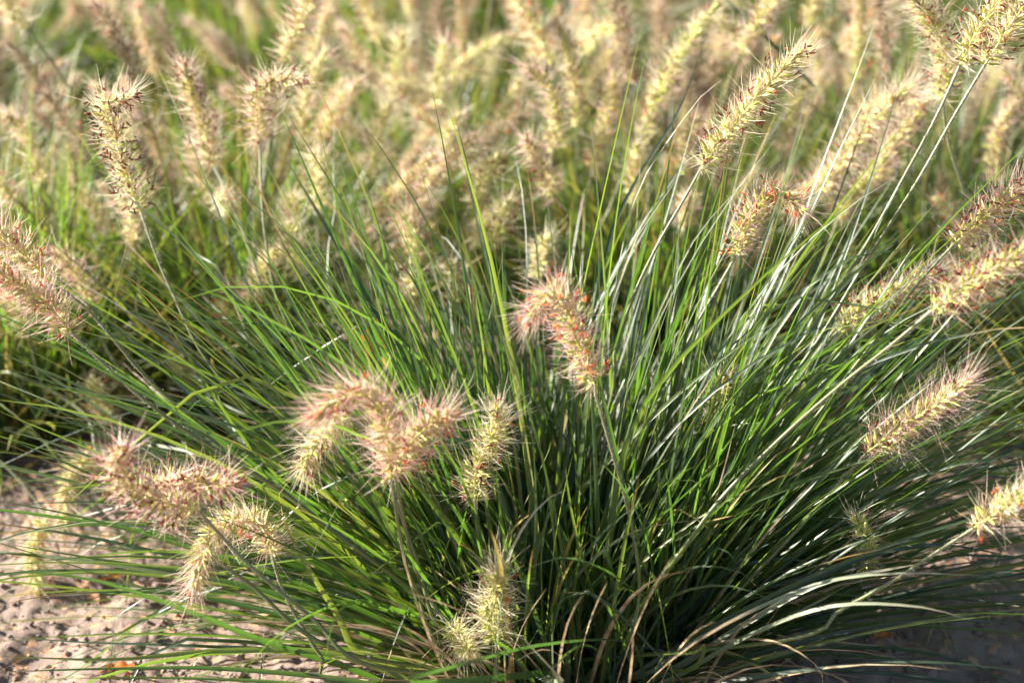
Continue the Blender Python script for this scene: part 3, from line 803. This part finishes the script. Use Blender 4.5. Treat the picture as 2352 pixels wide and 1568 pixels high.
# ------------------------------------------------------------------ the flower stalks seen one by one
# head points foot -> tip, distances; stalk points going down; root; look
RB = np.array([-0.30, 0.50, 0]); RC = np.array([0.16, 0.58, 0]); RRt = np.array([0.60, 0.31, 0]); RL = np.array([-0.50, 0.42, 0])
HEADS = [
 # head pts, head depths, stem pts, stem depths, root, dict
 ([(325,490),(290,400),(262,310),(240,245),(300,222)], 1.08, [(360,590),(402,685),(470,820),(620,1000),(820,1230)], 1.06, ROOT, dict(pink=.35, brown=.9, an=95, am='brown', sparse=.12, longb=1.15, label='tall seed head studded with dark brown anthers')),
 ([(490,380),(462,280),(435,215),(426,160)], 1.22, [(530,460),(575,580),(620,700),(760,900)], 1.16, ROOT, dict(pink=.5, brown=.6, an=34, am='brown')),
 ([(597,325),(590,262),(600,205),(640,186),(684,188)], 1.16, [(600,430),(612,560),(650,720),(800,980)], 1.12, ROOT, dict(pink=.55, brown=.3, an=18, am='brown', label='seed head bent sideways at its top like a hook')),
 ([(716,400),(696,300),(702,215),(745,130)], 1.34, [(722,470),(738,600),(775,760),(850,900)], 1.26, ROOT, dict(pink=.35, an=14, am='brown')),
 ([(165,765),(100,690),(20,640),(-60,600)], 0.96, [(238,835),(310,900),(420,985),(620,1110),(860,1290)], 0.98, ROOT, dict(pink=.75, an=30, am='orange', longb=1.15, label='pink bristly seed head cut by the left picture edge')),
 ([(118,650),(60,590),(0,545),(-50,500)], 1.0, [(190,700),(258,775),(350,880),(560,1060),(800,1260)], 1.02, ROOT, dict(pink=.7, an=22, am='orange')),
 ([(455,1172),(385,1155),(310,1125),(262,1080),(285,1035)], 0.895, [(560,1285),(640,1355),(720,1420),(860,1530)], 0.92, ROOT, dict(pink=.75, brown=.5, an=40, am='brown', label='dense pink seed head leaning low to the left on a thick stalk')),
 ([(330,1130),(400,1112),(470,1110),(528,1112)], 0.915, [(300,1150),(380,1210),(560,1330),(800,1500)], 0.96, ROOT, dict(pink=.8, brown=.4, an=26, am='brown')),
 ([(625,1272),(608,1215),(565,1190),(510,1205),(470,1262),(448,1340)], 0.965, [(640,1330),(672,1400),(740,1510),(800,1570)], 0.98, ROOT, dict(pink=.6, an=10, am='orange', label='pale seed head arching over like a bridge')),
 ([(898,1098),(890,1010),(870,935),(810,900),(735,952)], 0.885, [(912,1190),(940,1320),(1000,1420),(1060,1520)], 1.02, ROOT, dict(pink=.75, an=26, am='orange', longb=1.35, hl=.03, label='large pink seed head curling over to the left in the middle')),
 ([(905,1085),(935,1030),(975,985),(1025,955)], 0.905, [(925,1180),(950,1290),(1000,1400),(1060,1500)], 1.02, ROOT, dict(pink=.7, an=24, am='orange', longb=1.3, hl=.03)),
 ([(800,960),(760,985),(725,1025),(700,1070)], 0.94, [(850,1010),(900,1120),(960,1290),(1050,1470)], 0.98, ROOT, dict(pink=.4, green=.5, an=4, am='brown')),
 ([(1092,1160),(1092,1090),(1115,1030),(1138,985),(1142,945)], 0.965, [(1098,1220),(1108,1300),(1130,1420)], 1.0, ROOT, dict(pink=.3, green=.7, an=12, am='brown', label='slim yellow green seed head standing upright near the centre')),
 ([(1140,1480),(1128,1415),(1136,1360),(1140,1315)], 0.95, [(1142,1540),(1146,1600)], 0.98, ROOT, dict(pink=.1, green=.3, an=6, am='orange', pale=1, longb=1.25, label='whitish fluffy seed head low at the bottom centre')),
 ([(1040,1440),(1052,1460),(1066,1475),(1076,1492)], 0.97, [(1000,1400),(960,1340),(990,1450),(1080,1560)], 1.0, ROOT, dict(pink=.1, green=.6, an=0, am='orange')),
 ([(1362,885),(1335,805),(1310,730),(1270,670),(1222,725)], 0.915, [(1398,1010),(1438,1150),(1462,1270),(1468,1380),(1440,1470)], 0.97, ROOT, dict(pink=.7, brown=.4, an=44, am='orange', longb=1.1, label='seed head with orange anthers nodding left at the centre of the picture')),
 ([(1610,388),(1685,290),(1760,200),(1832,128)], 1.0, [(1570,460),(1512,560),(1455,680),(1412,810),(1392,960)], 1.03, ROOT, dict(pink=.3, green=.2, an=26, am='brown', label='straight seed head sloping up to the right, in sharp focus')),
 ([(1692,585),(1712,520),(1748,465),(1795,445),(1838,478)], 1.03, [(1655,650),(1600,745),(1540,870),(1470,1040)], 1.05, ROOT, dict(pink=.7, an=26, am='orange', label='seed head curled over with orange anthers below the straight one')),
 ([(1882,440),(1950,345),(2020,265),(2085,205)], 1.2, [(1830,540),(1760,690),(1680,840),(1600,1000)], 1.14, ROOT, dict(pink=.4, brown=.3, an=30, am='brown', longb=1.45, fat=1)),
 ([(1925,500),(2005,400),(2070,310),(2130,230)], 1.27, [(1890,600),(1820,760),(1750,900)], 1.2, ROOT, dict(pink=.6, an=26, am='brown', longb=1.3)),
 ([(2205,150),(2240,80),(2290,10),(2340,-60)], 1.0, [(2150,270),(2080,400),(1985,570),(1860,760),(1700,980)], 1.02, ROOT, dict(pink=.4, brown=.6, an=20, am='brown')),
 ([(2262,150),(2320,60),(2380,-30)], 0.98, [(2190,270),(2105,420),(1990,600),(1880,780),(1730,1000)], 1.01, ROOT, dict(pink=.3, brown=.5, an=24, am='brown')),
 ([(2165,230),(2172,130),(2140,50),(2090,-10)], 1.12, [(2180,330),(2230,480),(2300,640)], 1.2, RRt, dict(pink=.3, brown=.8, an=34, am='brown', longb=1.3)),
 ([(2192,560),(2245,515),(2300,470),(2360,425)], 1.0, [(2110,650),(2010,780),(1880,950),(1740,1130)], 1.02, ROOT, dict(pink=.6, brown=.5, an=30, am='brown', longb=1.3, label='dark pink seed head with long bristles at the right edge')),
 ([(2142,712),(2225,655),(2300,612),(2390,560)], 0.88, [(2050,790),(1930,885),(1800,1000),(1660,1140),(1540,1300)], 0.93, ROOT, dict(pink=.5, brown=.5, an=36, am='brown', label='yellow seed head on a pale stalk reaching the right edge, nearest the viewer')),
 ([(1925,760),(1985,710),(2060,670),(2140,628)], 1.08, [(1860,830),(1780,930),(1680,1080)], 1.06, ROOT, dict(pink=.4, brown=.5, an=40, am='brown', label='seed head with reddish tips crossed by several stalks')),
 ([(1992,1040),(2060,985),(2130,940),(2210,885)], 0.955, [(1935,1100),(1850,1195),(1750,1300),(1640,1400)], 1.01, ROOT, dict(pink=.65, green=.2, an=5, am='brown', longb=1.45, label='airy seed head with long purple bristles above the shaded soil')),
 ([(2238,1212),(2290,1175),(2340,1140),(2400,1100)], 0.9, [(2150,1268),(2040,1340),(1930,1400),(1800,1470)], 0.94, ROOT, dict(pink=.5, brown=.3, an=12, am='orange', label='golden brown seed head low at the right edge')),
 ([(1980,1310),(1998,1270),(1990,1228),(1965,1195)], 1.01, [(1940,1345),(1850,1395),(1700,1465)], 1.0, ROOT, dict(pink=.1, green=.8, an=0, am='brown', longb=0.9, sparse=.4)),
 # soft ones further off
 ([(220,1040),(170,1080),(150,1150),(150,1220)], 1.22, [(200,960),(120,900),(0,860)], 1.28, RL, dict(pink=.4, an=16, am='orange')),
 ([(110,1190),(82,1230),(78,1290),(85,1350)], 1.20, [(60,1120),(0,1060),(-60,1020)], 1.26, RL, dict(pink=.3, green=.2, an=16, am='orange')),
 ([(270,975),(240,950),(225,920),(215,880)], 1.3, [(350,1010),(420,1040)], 1.3, RB, dict(pink=.2, an=6, am='orange')),
 ([(450,905),(435,870),(420,840),(400,800)], 1.35, [(520,960),(560,1000)], 1.35, RB, dict(pink=.3, an=6, am='orange')),
 ([(190,560),(180,480),(175,410),(160,350)], 1.5, [(240,700),(300,800)], 1.42, RB, dict(pink=.4, an=16, am='orange')),
 ([(600,640),(560,650),(530,680),(520,720)], 1.4, [(660,700),(690,780)], 1.4, RB, dict(pink=.6, an=14, am='orange')),
 ([(880,670),(865,610),(850,560),(825,510)], 1.4, [(900,780),(900,860)], 1.4, RB, dict(pink=.2, green=.3, an=6, am='brown')),
 ([(945,640),(935,560),(940,500),(975,465)], 1.38, [(940,740),(930,840)], 1.4, RB, dict(pink=.5, an=12, am='brown')),
 ([(1085,410),(1115,335),(1155,265),(1190,195)], 1.5, [(1060,520),(1030,640)], 1.45, RC, dict(pink=.2, an=8, am='orange')),
 ([(1268,350),(1272,270),(1258,195),(1215,160)], 1.32, [(1265,450),(1262,560),(1255,700)], 1.34, RC, dict(pink=.55, an=10, am='brown')),
 ([(1325,290),(1318,200),(1302,120),(1288,65)], 1.38, [(1328,400),(1325,540),(1310,660)], 1.4, RC, dict(pink=.4, brown=.4, an=22, am='brown')),
 ([(1362,385),(1380,315),(1395,250),(1410,180)], 1.42, [(1340,480),(1320,600)], 1.42, RC, dict(pink=.5, brown=.5, an=22, am='orange')),
 ([(1480,330),(1490,270),(1500,235),(1540,190)], 1.35, [(1490,430),(1480,560),(1440,700)], 1.36, RC, dict(pink=.6, an=8, am='brown')),
 ([(1500,250),(1540,160),(1590,85),(1645,15)], 1.32, [(1460,340),(1400,480),(1350,640)], 1.36, RC, dict(pink=.15, green=.3, an=8, am='brown')),
 ([(1720,130),(1690,80),(1650,50),(1600,60)], 1.4, [(1820,210),(1940,300),(2100,420)], 1.4, RRt, dict(pink=.3, brown=.8, an=16, am='brown')),
 ([(1962,190),(1970,120),(1975,60),(1985,0)], 1.45, [(1975,290),(2000,400)], 1.45, RRt, dict(pink=.15, green=.3, an=8, am='brown')),
 ([(1860,60),(1862,20),(1880,-20),(1900,-60)], 1.5, [(1920,110),(1980,200),(2060,320)], 1.48, RRt, dict(pink=.3, brown=.5, an=16, am='brown')),
 ([(2290,420),(2280,350),(2300,290),(2330,240)], 1.4, [(2310,520),(2330,620)], 1.38, RRt, dict(pink=.6, brown=.5, an=16, am='brown')),
 ([(1190,480),(1150,475),(1115,500),(1095,550)], 1.4, [(1230,520),(1240,600)], 1.4, RC, dict(pink=.3, an=4, am='brown')),
]
# more soft heads standing in the middle distance
for x, y, l, lean, d, rt, pk in ((1000, 420, 150, 40, 1.5, 1, .2), (960, 610, 110, -25, 1.42, 1, .6), (1045, 690, 80, -10, 1.38, 1, .1), (690, 640, 120, -20, 1.4, 0, .2),
        (570, 690, 110, 50, 1.42, 0, .5), (850, 400, 150, 30, 1.55, 0, .2), (480, 470, 130, -30, 1.5, 0, .6), (380, 420, 140, -40, 1.6, 0, .8), (1000, 250, 140, 15, 1.6, 1, .3),
        (1450, 470, 130, 10, 1.5, 1, .3), (1560, 400, 120, 30, 1.5, 2, .6), (900, 230, 150, 20, 1.65, 0, .2), (100, 420, 150, -60, 1.5, 0, .5), (1800, 330, 140, 40, 1.55, 2, .5),
        (660, 560, 100, 10, 1.45, 0, .3), (740, 480, 120, -15, 1.45, 0, .2), (1230, 640, 90, 20, 1.4, 1, .2), (1080, 470, 110, 60, 1.45, 1, .1), (310, 560, 110, -20, 1.4, 0, .5), (930, 720, 80, 15, 1.38, 1, .3), (1130, 560, 90, 30, 1.42, 1, .1), (210, 700, 110, -60, 1.38, 3, .7), (60, 760, 120, -50, 1.4, 3, .4), (1640, 960, 90, 20, 1.2, 2, .1), (770, 1200, 80, 30, 1.25, 0, .4)):
    d -= 0.15
    HEADS.append(([(x, y), (x + lean * .4, y - l * .4), (x + lean * .8, y - l * .8), (x + lean * 1.3, y - l)], d,
                  [(x - lean * .5, y + 90), (x - lean * .9, y + 190)], d + .03, (RB, RC, RRt, RL)[rt], dict(pink=pk, soft=1, longb=1.15, an=int(14 * rng.random()), am='brown' if rng.random() < .6 else 'orange')))
parents = {0: plant}
tufts = [o for o in bpy.data.objects if o.name.startswith('fountain_plant')]
def owner(root):
    return min(tufts, key=lambda o: (o.location.x - root[0]) ** 2 + (o.location.y - root[1]) ** 2)
for hp, hd, sp, sdp, root, o_ in HEADS:
    own = owner(root)
    org = np.array(own.location)
    d0 = hd
    hpts = [at(x, y, hd - 0.012 * q) for q, (x, y) in enumerate(hp)]
    Ph, Lh = spline(hpts, 18)
    k_ = len(sp)
    spts = [at(x, y, hd + (sdp - hd) * (q + 1) / k_) for q, (x, y) in enumerate(sp)]
    rp = root + np.array([rng.uniform(-.04, .04), rng.uniform(-.03, .03), 0.0])
    for q in spts:
        q[2] = max(q[2], 0.012)
    Ps, Ls = spline([rp] + spts[::-1] + [hpts[0]], 36)
    # stem tangent continues into the head
    soft = hd > 1.25 or 'soft' in o_
    bw = 0.00024 if soft else 0.00015
    sd_, br_, an_, info = head_parts(Ph - org, Lh, pink=o_.get('pink', .5), green=o_.get('green', 0), brown=o_.get('brown', 0),
                                     n_per_m=850 if soft else 1050, nb=7 if soft else 12, k=3 if soft else 5,
                                     longb=o_.get('longb', 1.0), bw=bw, gaps=o_.get('sparse', 0), spread=1.1 if o_.get('fat') else 1.0)
    st = stem_mesh(Ps - org).build('flower_stalk', M['stem'], own)
    if not soft:
        tag(stem_hairs(Ps - org, min(o_.get('hl', 0.11), Ls * .5)).build('stalk_hairs', M['hair'], st), kind='stuff')
    h = sd_.build('seed_head', M['spk'], own)
    if o_.get('label'):
        h['label'] = o_['label']
    tag(br_.build('bristles', M['bri'], h), kind='stuff')
    if o_['an']:
        add_anthers(an_, info, int(o_['an'] * (1.7 if o_['am'] == 'brown' else 0.9)))
        tag(an_.build('anthers', M[o_['am']], h), kind='stuff')

# ------------------------------------------------------------------ fallen leaves
def leaf(name, c, length, width, rot, mat, label, curl=0.5):
    mb = MB()
    k, m = 11, 7
    u = np.linspace(0, 1, k); v = np.linspace(-1, 1, m)
    half = width * 0.5 * np.sin(np.pi * u ** 0.8) ** 0.75 * (1 + 0.10 * np.sin(u * 23)) + 0.0002
    X = (u[:, None] - 0.5) * length + 0 * v[None, :]
    Yv = half[:, None] * v[None, :]
    Z = curl * width * (v[None, :] ** 2) * 0.35 + 0.12 * length * np.sin(u * 3.1)[:, None] * curl + 0.0012 * np.sin(14 * u)[:, None] * v[None, :] - 0.0010 * np.exp(-(v * 5) ** 2)[None, :]
    V = np.stack([X, Yv, Z], -1)
    i = np.arange(k - 1)[:, None] * m; j = np.arange(m - 1)[None, :]
    F = np.stack([i + j, i + j + 1, i + j + 1 + m, i + j + m], -1)
    mb.add(V, F, np.zeros(V.shape))
    stalk = np.stack([np.linspace(-0.5 * length, -0.72 * length, 4), np.zeros(4), np.linspace(0, -0.002, 4)], 1)[None]
    tubes(mb, stalk, np.full((1, 4), 0.0005), 5, np.array([.5]), np.array([0.]))
    o = mb.build(name, mat)
    o.location = [float(q) for q in c]; o.rotation_euler = rot
    return tag(o, label, 'leaf', 'fallen leaves')
leaf('fallen_leaf', at(866, 800, 1.20), 0.06, 0.030, (R(60), R(-78), R(10)), M['oleaf'], 'bright orange dead leaf caught upright among the green blades left of centre')
def on_ground(px, py, dz=0.004):
    r = at(px, py, 1.0) - CAM
    s = -CAM[2] / r[2]
    p = CAM + r * s
    p[2] = ground_h(np.array(p[0]), np.array(p[1])) + dz
    return p
for px, py, ln, wd, rz, mt, lab in (
    (262, 1322, .030, .008, .5, 'oleaf', 'narrow orange leaf scrap on the soil under the left blades'),
    (210, 1362, .026, .009, 2.2, 'bleaf', 'curled brown leaf scrap on the soil beside the orange scrap at left'),
    (275, 1532, .022, .011, .2, 'oleaf', 'small orange leaf scrap lying on lit sandy soil at the bottom left'),
    (2080, 905, .045, .018, 1.0, 'bleaf', 'brown leaf on soil between the stalks right of centre'),
    (2190, 1200, .03, .014, 2.0, 'bleaf', 'brown leaf scrap on soil below the airy purple seed head'),
    (2030, 1450, .018, .010, 0.4, 'oleaf', 'tiny rusty leaf scrap on the shaded soil at lower right')):
    leaf('fallen_leaf', on_ground(px, py), ln, wd, (R(random.uniform(-14, 14)), R(random.uniform(-14, 14)), rz), M[mt], lab, 0.4)
